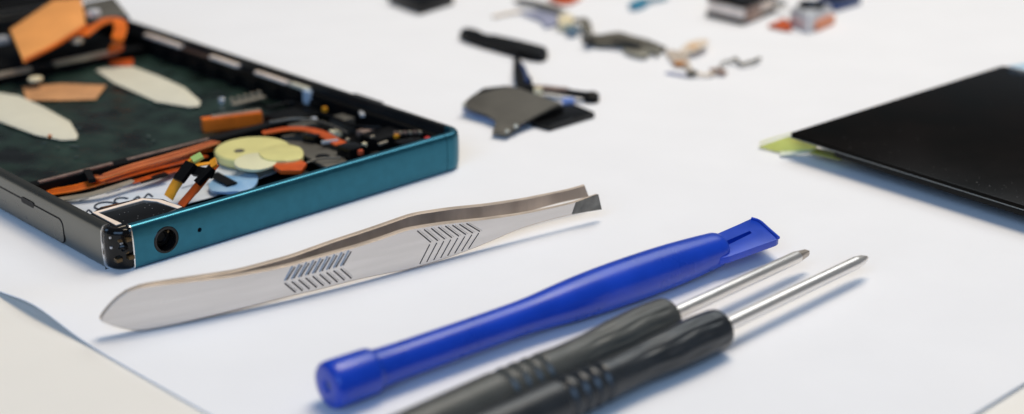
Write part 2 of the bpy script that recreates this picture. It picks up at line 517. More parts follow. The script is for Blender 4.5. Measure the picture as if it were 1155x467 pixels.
# pale label with printed marks
lab = flat('printed_label', [(64, 228), (112, 217), (170, 202), (232, 186), (300, 182), (322, 190), (240, 222), (128, 252), (106, 250)], 1.9, .12, M['label'])
bm = bmesh.new()
def ring_mark(px, py, rx, ry, a0=0, a1=360, r=.18, ang=0):
    c = loc(px, py, 1.98)
    tube([c + Vector((rx * math.cos(math.radians(a)) * math.cos(ang) - ry * math.sin(math.radians(a)) * math.sin(ang), rx * math.cos(math.radians(a)) * math.sin(ang) + ry * math.sin(math.radians(a)) * math.cos(ang), 0)) for a in np.linspace(a0, a1, 14)], r, bm, 6, 2)
ring_mark(119, 232.5, 1.7, 1.9)
ring_mark(139, 227, 1.3, 1.8, 20, 330)
tube([loc(150, 226, 1.98), loc(156, 222, 1.98), loc(160, 226, 1.98), loc(167, 219, 1.98), loc(172, 222, 1.98)], .17, bm, 6)
tube([loc(96, 241, 1.98), loc(100, 237, 1.98), loc(104, 240, 1.98)], .15, bm, 6)
obj('printed_mark', bm, M['ink'], lab)
bm = bmesh.new()
for x, y, l in ((90, 226, 10), (120, 218, 16), (150, 209, 12), (205, 212, 14), (182, 201, 10)):
    ribbon([loc(x, y, 1.99), loc(x + l, y - l * .28, 1.99)], .28, .05, bm, n=1)
obj('printed_line', bm, mat('grey_print', (.22, .25, .30), .6), lab)

# loudspeaker box with a tan gasket
spk = flat('speaker_box', [(99, 243), (113, 233), (160, 222.5), (184, 224), (206, 233.5), (188, 240), (150, 252), (124, 259), (113, 253)], 6.3, 4.6, M['blackgloss'], .3)
gpts = [loc(134, 253.2, 6.36), loc(107.5, 240, 6.36), loc(161, 225, 6.36), loc(179, 226.5, 6.36), loc(203, 234.5, 6.36)]
obj('gasket', ribbon(gpts, .95, .12, None, sm=False), M['pinkwhite'], spk)
bm = bmesh.new()
rr = random.Random(3)
for i in range(22):
    q = loc(rr.uniform(125, 190), rr.uniform(228, 250), 6.33)
    if rr.random() < .9:
        disc(q, rr.uniform(.04, .09), .05, bm, 6)
ds = obj('dust_speck', bm, M['dust'], spk)
ds['kind'] = 'stuff'
# ledge between speaker and teal bezel
obj('inner_ledge', box(3.6, 66, 1.72, 3.4, 1.1, 5.9, None, .2), M['black'], phone)
bm = bmesh.new()
for a in (18, 22.5, 27, 34, 46, 58):
    box(a, a + rr.uniform(1.5, 3.4), 1.8, 2.5, 5.9, 6.5, bm, .12)
obj('ledge_tab', bm, M['black'], phone)
bm = bmesh.new()
for a in (21.2, 29.5):
    box(a, a + .7, 2.0, 2.6, 5.9, 6.6, bm, .1)
obj('ledge_rivet', bm, M['cream'], phone)

# two flex tails standing up with black connectors
def tail(path, wid, conn, cw, m, tip, tipm, cross=None):
    pts = [loc(*p) for p in path]
    sidev = (pts[0] - pts[-1]).cross(Vector((0, 0, 1)))
    r = obj('flex_tail', ribbon(pts, wid, .18, None, side=sidev), m, phone)
    cpts = [loc(*p) for p in conn]
    bm = ribbon(cpts, cw, .7, None, side=sidev, n=2)
    if cross:
        ribbon([loc(*p) for p in cross], 1.6, .7, bm, n=2, side=(cpts[0] - cpts[-1]))
    obj('tail_connector', bm, M['black'], r)
    obj('tail_end', ribbon([loc(*p) for p in tip], 2.0, .4, None, side=sidev, n=2), tipm, r)
    return r
tail([(190, 223, 3.4), (197, 210, 5.2), (207, 196, 7.2), (222, 178, 9.0)], 2.7, [(201, 204, 6.8), (216, 184, 9.2)], 2.6, M['amber'], [(217, 181, 8.9), (228, 175, 9.6)], M['green'])
tail([(204, 232, 3.2), (217, 217, 5.0), (229, 203, 7.0), (242, 186, 8.8)], 2.2, [(222, 207, 6.9), (239, 189, 9.2)], 1.5, M['orangedeep'], [(238, 186, 8.8), (244, 182, 9.4)], M['amber'], [(219, 193, 8.0), (240, 196, 8.2)])
obj('flex_tail', ribbon([loc(206, 196, 6.6), loc(214, 190, 8.0), loc(224, 186, 8.6), loc(238, 184, 8.6)], 1.3, .18, None), M['amber'], phone)
# clear blue film and dark scraps beside them
flat('blue_film', [(236, 207), (250, 197), (268, 199), (282, 192), (291, 200), (284, 212), (262, 216), (240, 215)], 2.9, .5, M['bluefilm'], .15, soft=True)
obj('dark_scrap', ribbon([loc(240, 196, 3.4), loc(262, 208, 3.2)], 2.0, .3, None, n=3), M['black'], phone)
obj('dark_scrap', ribbon([loc(158, 205, 3.2), loc(188, 196, 3.5)], 1.6, .3, None, n=3), M['black'], phone)
# pale-yellow vibration disc with a hole and a white lower lobe
yc = loc(285, 167, 4.0)
yd = obj('yellow_disc', lathe((yc.x, yc.y, 2.2), (yc.x, yc.y, 5), [(0, 6.6), (.5, 6.9), (1.5, 6.9), (1.8, 6.6), (1.85, 3.0), (1.8, .01)], 48), M['yellow'], phone)
q = loc(270, 170, 4.1)
obj('disc_hole', lathe((q.x, q.y, 4.0), (q.x, q.y, 5), [(0, .9), (.12, .95), (.16, .5), (.05, .3)], 20), M['greyplate'], yd)
flat('pale_lobe', [(264, 182), (276, 174), (296, 172), (312, 176), (310, 185), (292, 191), (270, 189)], 4.4, .5, mat('pale_cream_plastic', (.74, .71, .46), .3), .15, soft=True)
flat('yellow_lobe', [(292, 170), (310, 163), (330, 163), (341, 169), (340, 178), (322, 181), (300, 179)], 4.7, 1.2, M['yellow'], .3, soft=True)
flat('orange_pad', [(304, 184), (334, 176), (346, 184), (340, 192), (316, 192)], 4.3, .8, M['orangedeep'], .2)
# right-hand curved orange flex, grey bracket and small parts
obj('flex_ribbon', ribbon([loc(296, 150, 4.4), loc(330, 145, 4.8), loc(358, 149, 4.8), loc(385, 163, 4.4)], [1.6, 2.0, 2.2, 2.4], .25), M['orangedeep'], phone)
flat('grey_bracket', [(318, 158), (350, 160), (384, 172), (392, 182), (370, 190), (352, 180), (330, 168)], 3.6, .6, M['greyplate'], .15)
q = loc(364, 176, 3.7)
obj('bracket_hole', lathe((q.x, q.y, 3.62), (q.x, q.y, 5), [(0, 1.3), (.08, 1.3), (.1, .6)], 18), M['black'], phone)
def part_box(name, px, py, z, da, db, h, m, rot=0, bev=.15):
    c = loc(px, py, z)
    ca, sa_ = math.cos(rot), math.sin(rot)
    pts = [(c.x + ca * u - sa_ * v, c.y + sa_ * u + ca * v, z) for u, v in ((-da / 2, -db / 2), (da / 2, -db / 2), (da / 2, db / 2), (-da / 2, db / 2))]
    return obj(name, prism(pts, h, None, bev), m, phone)
part_box('black_module', 396, 164, 5.4, 3.6, 4.0, 4.2, M['blackgloss'])
part_box('black_module', 432, 150, 4.8, 7, 5, 3.6, M['black'])
part_box('black_module', 462, 158, 5.2, 5, 3, 4.0, M['blackgloss'])
part_box('black_module', 330, 128, 4.0, 9, 7, 2.8, M['black'])
part_box('black_module', 408, 112, 4.8, 4, 9, 3.6, M['black'])
part_box('grey_module', 386, 132, 4.2, 3.2, 4, 3.0, M['greyplate'])
part_box('cream_component', 378, 147, 4.6, 1.8, 1.8, 1.2, M['cream'])
part_box('silver_bar', 408, 127, 5.4, .9, 2.6, .6, M['silver'], -.5)
part_box('yellow_component', 447, 151.5, 5.6, .9, .8, .7, M['amber'])
part_box('yellow_component', 411, 161, 5.2, .8, .8, .8, M['cream'])
part_box('red_component', 406, 169, 5.0, .9, 1.0, .9, mat('orange_red_plastic', (.6, .1, .04), .4))
part_box('red_component', 482, 154.5, 6.0, 1.0, .9, .7, M['red'])
part_box('yellow_component', 366, 121, 4.6, .9, .9, .9, M['amber'])
part_box('grey_module', 440, 128, 4.0, 5, 3, 2.8, M['black'], .2)
part_box('brass_strip', 340, 150, 3.0, 8, 1.0, 1.6, M['greyplate'], -.2)
bm = bmesh.new()
rr = random.Random(5)
for i in range(26):
    a, b = rr.uniform(44, 67), rr.uniform(5, 34)
    s = rr.uniform(.3, 1.0)
    h = rr.uniform(2.0, 3.4)
    box(a - s, a + s, b - s * rr.uniform(.5, 1.3), b + s, 1.0, h, bm, .1)
sc = obj('board_component', bm, mat('dark_brown_component', (.022, .018, .014), .35, var=.5, vscale=300), phone)
sc['kind'] = 'stuff'
def screw(px, py, z, r=.9):
    q = loc(px, py, z)
    sc1 = obj('screw', lathe((q.x, q.y, z - .8), (q.x, q.y, z + 1), [(0, r), (.7, r), (.85, r * .8), (.8, r * .45), (.55, r * .3)], 18), M['silver'], phone)
    return sc1
for px, py, z in ((354, 133, 4.2), (388, 119, 4.0), (250, 111, 2.4)):
    screw(px, py, z, .7)
def cable(pix, r, m, name='thin_cable'):
    return obj(name, tube([loc(*p) for p in pix], r), m, phone)
cable([(300, 122, 4.4), (330, 116, 4.2), (352, 124, 4.6), (380, 134, 4.8), (400, 142, 5.2), (430, 144, 5.4)], .3, M['black'])
cable([(304, 138, 4.6), (336, 134, 5.0), (364, 138, 5.0), (392, 150, 5.2)], .28, M['greyplate'])
cable([(345, 184, 4.2), (362, 179, 4.4), (384, 178, 4.2)], .2, M['greyplate'])
part_box('shield_can', 342, 139, 4.3, 5.5, 3.2, 1.2, M['greyplate'], .1)
part_box('shield_can', 412, 146, 5.0, 3.0, 2.0, 1.0, M['pinkbrown'], .1)
part_box('silver_bar', 372, 158, 4.9, 3.2, .7, .6, M['silver'], -.35)
part_box('silver_bar', 432, 160, 5.6, 2.2, .5, .5, M['beigemetal'], .1)
part_box('gold_contact', 392, 156, 5.7, .7, .7, .5, M['beigemetal'], .1)
part_box('gold_contact', 420, 153, 5.4, .8, .6, .5, M['beigemetal'], .1)
part_box('dark_connector', 352, 152, 4.9, 2.2, 2.6, 1.6, M['blackgloss'], .3)
for k in range(6):
    part_box('contact_finger', 446 + k * 5.5, 148.5 - k * .2, 5.9, .35, .9, .6, M['beigemetal'] if k % 2 else M['pinkbrown'], 0, .06)
for k in range(5):
    q = loc(262 + k * 7.5, 112 - k * 1.9, 3.3)
    obj('clip_tooth', box(q.x - .3, q.x + .3, q.y - .55, q.y + .55, 2.6, 3.5, None, .08), M['beigemetal'], phone)
# pads along the far rim
def rim_pad(b0, b1, z, m, name='rim_pad', a0=69.2, a1=70.4, h=.8):
    return obj(name, box(a0, a1, b0, b1, z - h, z, None, .15), m, phone)
rim_pad(92.5, 107.5, 6.1, M['pinkwhite']); rim_pad(70, 80.5, 6.1, M['pinkwhite']); rim_pad(52, 63.5, 6.0, M['pinkwhite'])
rim_pad(81, 92, 5.6, mat('brown_strip', (.07, .04, .03), .5), 'rim_strip')
rim_pad(45, 51, 6.1, M['white_pad'], 'white_hook')
obj('pale_hook', box(68.2, 69.4, 43.2, 45.2, 3.2, 6.0, None, .2), mat('pale_blue_plastic', (.42, .50, .58), .4), phone)
bm = bmesh.new()
for i in range(9):
    b = 40 + i * 7.3
    box(68.3, 69.05, b, b + 3.6, 1.2, 4.2, bm, .15)
obj('wall_rib', bm, M['black'], phone)
part_box('orange_dot', 56, 152, 4, .6, .6, .6, M['orange'])
q = loc(20, 211, 5.5)
obj('side_contact', box(q.x - .7, q.x + .7, q.y - 1.6, q.y + 1.6, 3.8, 5.8, None, .2), M['orange'], phone)
obj('side_contact', box(q.x + .1, q.x + .8, q.y - .9, q.y - .1, 5.8, 6.3, None, .1), M['silver'], phone)
obj('bay_lip', box(3.0, 4.6, 36, 104, 1.1, 3.6, None, .2), M['black'], phone)

# tan flex lifted out over the far end of the shell
tf = obj('lifted_flex', prism([loc(11, 33, 10), loc(60, 0, 14), loc(92, -2, 14), loc(97, 26, 11), loc(27, 70, 8)], .35, None, .08), M['tanflex'], phone)
obj('flex_fold', ribbon([loc(27, 69, 8.0), loc(62, 51, 9.2), loc(97, 29, 10.7)], 1.0, .5, None), M['orange'], tf)
obj('flex_fold', ribbon([loc(94, 40, 9.5), loc(110, 28, 10.4), loc(126, 22, 10.8), loc(136, 28, 10.0), loc(133, 44, 8.2), loc(130, 58, 5.0)], [2.4, 2.6, 3.4, 2.8, 2.8, 3.4], .3, None), M['orange'], tf)
cn = obj('flex_connector', prism([loc(95, 3, 13), loc(128, -4, 13), loc(146, 18, 10.5), loc(120, 18, 10.5), loc(100, 28, 10.5)], 1.2, None, .25), M['greyplate'], tf)
q = loc(105, 12, 13.2)
obj('connector_stud', lathe((q.x, q.y, 12.2), (q.x, q.y, 14), [(0, 1.6), (1.0, 1.6), (1.3, 1.1)], 20), M['silver'], cn)
q = loc(87, 43, 9)
obj('connector_stud', lathe((q.x, q.y, 8), (q.x, q.y, 10), [(0, 1.4), (.8, 1.3), (1.0, .8)], 16), M['beigemetal'], cn)
q = loc(3, 41, 8)
obj('bright_contact', box(q.x - 4.5, q.x + 1, q.y - 1.4, q.y + 1.4, 6.4, 8.0, None, .3), M['silver'], phone)

# dark slab lying beyond the far end of the shell
q = at(30, 32, 0)
MB_ = mat('matte_dark_wrap', (.004, .005, .006), .6, spec=.06)
t = thing('battery_pack', 'dark flat battery slab at the upper left, beyond the open phone shell', 'battery', (q.x - 4, q.y + 16, 0), YAW)
obj('cell', box(-46, 24, 6, 40, .05, 4.6, None, .6), MB_, t)
obj('end_seam', box(-46, 24, 4.6, 5.95, .4, 3.9, None, .2), M['black'], t)

# ------------------------------------------------------------------ tweezers
ZC = 3.45
near = [(113.5, 361, 361.8), (115, 357.5, 363.2), (118.5, 352.8, 364.8), (125, 345.5, 367.3), (135, 336.5, 370.4), (146, 329, 372.8), (157, 325, 373.2), (169, 322.6, 371.8), (200, 319, 365.5), (263, 312, 350.6), (322, 301, 335.5), (360, 290, 327), (400, 279, 316.5), (430, 269.5, 310), (460, 258.5, 304.5), (500, 252, 293), (524, 249.5, 284.5), (545, 247.5, 276.5), (589, 241, 257.5), (620, 234.5, 248.5), (646, 228.5, 242), (675, 219, 236.5)]
def ray(px, py, Y):
    d = FW + Vector((1, 0, 0)) * ((px - PW / 2) / FPX) - UP * ((py - PH / 2) / FPX)
    return CAM + d * ((Y - CAM.y) / d.y)
rows = []
for x, yt, yb in near:
    lo, hi = -140.0, 90.0
    for _ in range(50):
        m = (lo + hi) / 2
        a, b = ray(x, yt, m), ray(x, yb, m)
        if a.z + b.z < 2 * ZC: hi = m
        else: lo = m
    rows.append((x, a.x, m, (a.z - b.z) / 2))
rows = np.array(rows)
px_f = np.concatenate([np.linspace(113.5, 150, 24), np.linspace(156, 675, 74)])
X_f = np.interp(px_f, rows[:, 0], rows[:, 1])
pc = np.polyfit(rows[7:, 1], rows[7:, 2], 3)
Xa = rows[7, 1] + 4
X_f = np.where(X_f > Xa, X_f, X_f)
Y_f = np.where(X_f > Xa, np.polyval(pc, X_f), np.polyval(pc, Xa) + np.polyval(np.polyder(pc), Xa) * (X_f - Xa))
def z_on(px, py, Y):
    return ray(px, py, Y).z
yt_f = np.interp(px_f, [q[0] for q in near], [q[1] for q in near])
yb_f = np.interp(px_f, [q[0] for q in near], [q[2] for q in near])
for _ in range(30):                                   # plan points on the pixel columns
    X_f = np.array([ray(a, b, c).x for a, b, c in zip(px_f, (yt_f + yb_f) / 2, Y_f)])
    Y_f = np.where(X_f > Xa, np.polyval(pc, X_f), np.polyval(pc, Xa) + np.polyval(np.polyder(pc), Xa) * (X_f - Xa))
zt_f = np.array([z_on(a, b, c) for a, b, c in zip(px_f, yt_f, Y_f)])
zb_f = np.array([z_on(a, b, c) for a, b, c in zip(px_f, yb_f, Y_f)])
zb_f = np.maximum(zb_f, .03)
H_f = (zt_f - zb_f) / 2
M_f = (zt_f + zb_f) / 2
for _ in range(2):                                   # soften the width outline a little
    H_f[26:-1] = .25 * H_f[25:-2] + .5 * H_f[26:-1] + .25 * H_f[27:]
    M_f[26:-1] = .25 * M_f[25:-2] + .5 * M_f[26:-1] + .25 * M_f[27:]
off = np.interp(px_f, [114, 169, 263, 322, 380, 428, 492, 557, 611, 675], [1.5, 1.55, 2.8, 4.7, 6.4, 7.1, 7.0, 7.2, 7.3, 6.9])
for _ in range(6):
    off[1:-1] = .25 * off[:-2] + .5 * off[1:-1] + .25 * off[2:]
dv = np.gradient(Y_f, X_f)
NX, NY = dv / np.sqrt(1 + dv ** 2), -1 / np.sqrt(1 + dv ** 2)      # outward normal of the near face
nmid = Vector((float(NX[40]), float(NY[40]), 0))

tw = thing('tweezers', 'flat steel tweezers with chevron grips lying on their edge between phone and blue pry tool', 'tweezers', (float(X_f[30]), float(Y_f[30]), 0))
TO = Vector((float(X_f[30]), float(Y_f[30]), 0))
def arm(face, sgn, i1=len(px_f), th=1.0, hs=1.0):
    """a plate on edge: face = plan points of its outer face, th thick along sgn*normal"""
    bm = bmesh.new()
    rws = []
    for i in range(i1):
        hw = max(H_f[i] * hs, .05)
        ZC = M_f[i]
        nn = Vector((float(NX[i]), float(NY[i]), 0)) * sgn
        p = face[i] - TO
        ch = min(.16, hw * .4)
        ti = th * float(np.interp(px_f[i], [540, 630], [1.0, .55]))
        ring = [(0, ZC + hw - ch), (0, ZC - hw + ch), (-ch, ZC - hw), (-ti + ch, ZC - hw), (-ti, ZC - hw + ch), (-ti, ZC + hw - ch), (-ti + ch, ZC + hw), (-ch, ZC + hw)]
        u = max(0.0, (i - i_tip) / (i1 - 1 - i_tip))
        tg = Vector((float(-NY[i]), float(NX[i]), 0))
        rws.append([bm.verts.new(p + nn * d + tg * (u * (-.25 if z > ZC else .65)) + Vector((0, 0, z))) for d, z in ring])
    for a, b in zip(rws, rws[1:]):
        for k in range(8):
            f = bm.faces.new((a[k], a[(k + 1) % 8], b[(k + 1) % 8], b[k]))
            f.material_index = {0: 0, 4: 2}.get(k, 1)
    bm.faces.new(rws[0]); bm.faces.new(rws[-1][::-1])
    return bm
i_tip = int(np.searchsorted(px_f, 642))
n_face = [Vector((float(X_f[i]), float(Y_f[i]), 0)) for i in range(len(px_f))]
i_tip = int(np.searchsorted(px_f, 642))
f_face = [n_face[i] + Vector((0, float(off[i]), 0)) for i in range(len(px_f))]
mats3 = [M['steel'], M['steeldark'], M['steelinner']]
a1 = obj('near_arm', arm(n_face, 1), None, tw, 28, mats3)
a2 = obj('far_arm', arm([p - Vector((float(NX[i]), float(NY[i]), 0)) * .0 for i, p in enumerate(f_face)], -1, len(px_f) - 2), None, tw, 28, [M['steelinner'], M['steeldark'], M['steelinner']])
# ground tip pad on the near arm, turned a little outward
bm = bmesh.new()
cols = []
for i in range(i_tip, len(px_f)):
    u = (i - i_tip) / (len(px_f) - 1 - i_tip)
    hw = H_f[i] * (1.0 + .03 * u)
    ZC = M_f[i]
    nn = Vector((float(NX[i]), float(NY[i]), 0))
    p = n_face[i] - TO
    tg = Vector((float(-NY[i]), float(NX[i]), 0))
    cols.append([bm.verts.new(p + nn * d + tg * ((u * (-.25 if z > ZC else .65)) + (1 - u) ** 3 * (.5 if z > ZC else -.3) + .02) + Vector((0, 0, z))) for d, z in ((.05 + .2 * u, ZC + hw * (.9 + .14 * u)), (.05 + .05 * u, ZC - hw * (.92 + .1 * u)), (-.5, ZC - hw * .9), (-.5, ZC + hw * .9))])
for a, b in zip(cols, cols[1:]):
    for k in range(4):
        bm.faces.new((a[k], a[(k + 1) % 4], b[(k + 1) % 4], b[k]))
bm.faces.new(cols[0]); bm.faces.new(cols[-1][::-1])
obj('tip_pad', bm, M['tippad'], a1, 30)

def on_face(px, v):
    i = np.interp(px, px_f, np.arange(len(px_f)))
    x = np.interp(px, px_f, X_f); y = np.interp(px, px_f, Y_f); h = np.interp(px, px_f, H_f)
    return Vector((float(x), float(y), float(np.interp(px, px_f, M_f)) + v * float(h))) - TO
def stroke(bm, pxa, va, pxb, vb, w, dz, mi, rise=.16):
    a, b = on_face(pxa, va), on_face(pxb, vb)
    i = int(np.interp((pxa + pxb) / 2, px_f, np.arange(len(px_f))))
    nn = Vector((float(NX[i]), float(NY[i]), 0))
    tg = (b - a).normalized()
    sd = nn.cross(tg).normalized()
    a, b = a + sd * dz, b + sd * dz
    A = [bm.verts.new(q) for q in (a - sd * w - nn * .1, a - sd * w + nn * .02, a + nn * rise, a + sd * w + nn * .02, a + sd * w - nn * .1)]
    B = [bm.verts.new(q) for q in (b - sd * w - nn * .1, b - sd * w + nn * .02, b + nn * rise, b + sd * w + nn * .02, b + sd * w - nn * .1)]
    for k in range(5):
        bm.faces.new((A[k], A[(k + 1) % 5], B[(k + 1) % 5], B[k])).material_index = mi
    bm.faces.new(A[::-1]).material_index = mi
    bm.faces.new(B).material_index = mi
for g_ in (0, 1):
    bm = bmesh.new()
    for i in range(9 if g_ == 0 else 8):
        if g_ == 0:
            x = 321 + i * 7.9
            stroke(bm, x, .10, x + 10, .90, .15, 0, 2, .13); stroke(bm, x + 2.6, .10, x + 12.6, .80, .11, 0, 1, .05)
            stroke(bm, x, -.06, x + 11.5, -.80, .13, 0, 1, .05); stroke(bm, x + 2.6, -.06, x + 13, -.72, .05, 0, 0, .05)
        else:
            x = 486 + i * 7.9
            stroke(bm, x, .12, x - 15, .84, .11, 0, 1, .04); stroke(bm, x - 1.2, .02, x - 13, -.86, .10, 0, 1, .04)
            stroke(bm, x + 2.2, .14, x - 12.6, .86, .05, 0, 0, .05)
    obj('chevron_grip', bm, None, a1, 20, [M['steel'], M['groove'], M['ridge']])

# ------------------------------------------------------------------ blue pry tool
Z0 = 3.25
s0, s1 = at(368, 436, Z0), at(812, 279.8, Z0 + .2)
ax = (s1 - s0).normalized()
sp_t = thing('pry_tool', 'royal blue plastic pry tool with a slotted flat blade and capped end', 'pry tool', (s0.x, s0.y, 0))
o0 = s0 - Vector((s0.x, s0.y, 0))
Ls = (s1 - s0).length
prof = [(.35, .01), (.35, .6), (0, .95), (0, 2.3), (.12, 2.8), (.45, 3.05), (1.5, 3.12), (6.2, 3.05), (6.8, 2.95), (7.1, 2.6), (7.5, 2.48), (12, 2.42), (19, 2.38), (26, 2.36), (31, 2.40), (34, 2.52), (37.5, 2.82), (41, 3.08), (46, 3.28), (51, 3.36), (56, 3.34), (61, 3.22), (65, 3.02), (Ls - 3.2, 2.86), (Ls - 1.2, 2.72), (Ls - .5, 2.5), (Ls, 2.1), (Ls, .01)]
tr = [p[0] for p in prof[3:-2]]
rr_ = [p[1] for p in prof[3:-2]]
fine = prof[:9]
ts = np.linspace(7.1, Ls - 1.2, 60)
rs = np.interp(ts, tr, rr_)
for _ in range(3):
    rs[1:-1] = .25 * rs[:-2] + .5 * rs[1:-1] + .25 * rs[2:]
prof = prof[:9] + [(float(a), float(b)) for a, b in zip(ts, rs)] + prof[-3:]
hd = obj('handle', lathe(o0, o0 + ax, prof, 48), M['blue'], sp_t, 40)
bl = [at(x, y, 3.55) - Vector((s0.x, s0.y, 0)) for x, y in ((800, 267.5), (806, 265), (847.5, 246), (856, 249), (866, 259), (878.5, 268), (876, 270), (824, 288.5), (812, 291))]
blade = obj('blade', prism(bl, 1.15, None, .2), M['blue'], sp_t, 30)
sl = [at(x, y, 4.2) - Vector((s0.x, s0.y, 0)) for x, y in ((810, 271.5), (846, 256), (848.5, 258.5), (812, 276.5))]
cut(blade, [prism(sl, 1.55, None)])
lip = [at(x, y, 3.62) - Vector((s0.x, s0.y, 0)) for x, y in ((848, 246.6), (857, 249.8), (867, 258.6), (878, 268.2))]
obj('blade_lip', tube(lip, .28, None, 8, 4), M['blue'], blade)
q = s0 - ax * .02 - Vector((s0.x, s0.y, 0))
obj('end_dimple', lathe(q + ax * .36, q + ax * 1.2, [(-.02, .5), (.3, .45)], 20), M['navy'], hd)

# ------------------------------------------------------------------ screwdrivers
def screwdriver(tip, front, back, zt, zf, zb, prof, rings, label, handle_m, shaft_r, pointed):
    T, F_, B = at(*tip, zt), at(*front, zf), at(*back, zb)
    a = (F_ - B).normalized()
    o = Vector((F_.x, F_.y, 0))
    th = thing('precision_screwdriver', label, 'screwdriver', o, 0, 'precision screwdrivers with dark rubber handles')
    F0 = F_ - o
    end = F0 - a * 92
    def rad(s):                                   # s = mm behind the front end
        r = float(np.interp(s, [p[0] for p in prof], [p[1] for p in prof]))
        for c in rings:
            r -= .52 * math.exp(-((s - c) / .42) ** 2)
        return r
    ss = sorted(set([0, .12, .3, .6] + [round(x, 2) for x in np.linspace(1, 22, 50)] + [round(x, 2) for x in np.linspace(22, 40, 110)] + [round(x, 2) for x in np.linspace(41, 92, 30)]))
    pr = [(92 - s, (rad(s) if s > .5 else rad(.6) * (1 - .28 * (1 - s / .6) ** 2))) for s in ss][::-1]
    def mod(t, thg):
        s = 92 - t
        if .8 < s < 20:
            k = min(1, (s - .8) / 1.5, (20 - s) / 4)
            return -.15 * k * (0.5 + .5 * math.cos(13 * thg + .5 * math.sin(s * .7))) ** 2 * (.8 + .3 * math.sin(5 * thg + s))
        return 0
    h = obj('handle', lathe(end, F0, pr, 84, None, mod), handle_m, th, 40)
    T0 = T - o
    L = (T0 - F0).length
    tp = [(-3, shaft_r), (L - 3.2, shaft_r)] + ([(L - 1.6, shaft_r * .78), (L - .3, shaft_r * .3), (L, .05)] if pointed else [(L - 2.8, shaft_r * .9), (L - .5, shaft_r * .6), (L, shaft_r * .3)])
    d_ = (T0 - F0).normalized()
    sh = obj('shaft', lathe(F0, T0, [(t, r) for t, r in tp if t <= L - 2.7], 28), M['shaft'], th)
    def flt(t, thg):
        return 0 if pointed else -.18 * (t > L - 2.4) * (.5 + .5 * math.cos(4 * thg))
    obj('tip', lathe(F0, T0, [(L - 3.2, shaft_r * .98)] + [(t, r) for t, r in tp if t > L - 2.9], 28, None, flt), M['tipsteel'] if not pointed else M['shaft'], sh)
    obj('collar', lathe(F0 - a * .1, F0 + a, [(0, 1.6), (.35, 1.5), (.5, shaft_r * 1.02)], 24), M['rubber'], th)
    return th
hp = [(0, 2.75), (1.2, 2.95), (6, 3.08), (11, 2.95), (16, 2.62), (21, 2.62), (25, 2.85), (30, 3.0), (40, 3.05), (60, 3.1), (92, 3.2)]
screwdriver((912, 284), (754, 357), (578, 438), 3.2, 3.15, 3.15, hp, (25.5, 27.6, 29.7, 31.8), 'screwdriver lying right beside the blue pry tool, with a blunt tan tip', M['greyrubber'], .98, False)
screwdriver((979, 290), (812.5, 370), (640, 448), 3.1, 3.2, 3.2, [(s, r * .99) for s, r in hp], (24, 26.0, 28.0, 30.2), 'front screwdriver with a pointed tip, farthest from the blue pry tool', M['rubber'], .98, True)

# ------------------------------------------------------------------ display panel
PZ = 5.0
c0 = at(890, 150, PZ)
uu = (at(1130, 74, PZ) - c0); uu.z = 0; uu = uu.normalized()
vv = Vector((uu.y, -uu.x, 0))
dp = thing('display_panel', 'large black glass display panel raised above the paper at the right', 'display', (c0.x, c0.y, 0))
def pp(u, v, z, slope=.010):
    q = uu * u + vv * v
    return Vector((q.x, q.y, z - slope * max(v, 0)))
W_, L_ = 72.0, 144.0
r = .9
gl = []
for cu, cv, a0 in ((r, r, 180), (W_ - r, r, 270), (W_ - r, L_ - r, 0), (r, L_ - r, 90)):
    gl += [(cu + r * math.cos(math.radians(a0 + k * 22.5)), cv + r * math.sin(math.radians(a0 + k * 22.5))) for k in range(5)]
gp = obj('glass', prism([pp(u, v, PZ) for u, v in gl], .75, None, .14), M['glass'], dp)
obj('edge_glint', prism([pp(u, v, PZ - .76) for u, v in [(.15, .15), (W_ - .2, .15), (W_ - .2, L_ - .2), (.15, L_ - .2)]], .16, None, .03), M['glassglint'], gp)  # glint along the glass edge, painted as a thin lighter layer
obj('backing', prism([pp(u, v, PZ - .93) for u, v in [(.5, 10.5), (1.2, 9.6), (W_ - 2, 9.6), (W_ - 1, 10.5), (W_ - 1, L_ - 1), (.5, L_ - 1)]], 1.15, None, .2), M['panelback'], dp)
obj('driver_board', prism([pp(u, v, PZ - .93) for u, v in [(14, 2), (W_ - 14, 2), (W_ - 14, 9.5), (14, 9.5)]], .9, None, .15), M['panelback'], dp)
# yellow-green protective film hanging from the corner
def rel(*p):
    return at(*p) - Vector((c0.x, c0.y, 0))
fb = prism([rel(856, 165, .5), rel(890, 153.5, 3.2), rel(930, 158, 3.6), rel(918, 168, 1.6), rel(876, 170.5, .4)], .12)
flm = obj('protective_film', fb, M['lime'], dp)
obj('film_edge', ribbon([rel(857, 161, 1.0), rel(874, 155.5, 2.2), rel(893, 150, 3.7)], 1.5, .1, None, n=3), mat('pale_lime_edge', (.75, .76, .50), .5), flm)
obj('film_edge', ribbon([rel(880, 173.5, .4), rel(900, 171.5, .9), rel(922, 168, 1.6)], 2.4, .1, None, n=3), mat('clear_film_edge', (.66, .70, .62), .4), flm)
obj('film_flap', ribbon([rel(918, 170, 2.0), rel(952, 178, 2.0)], 3.0, .15, None, n=3), mat('shaded_olive_film', (.30, .32, .04), .4), dp)
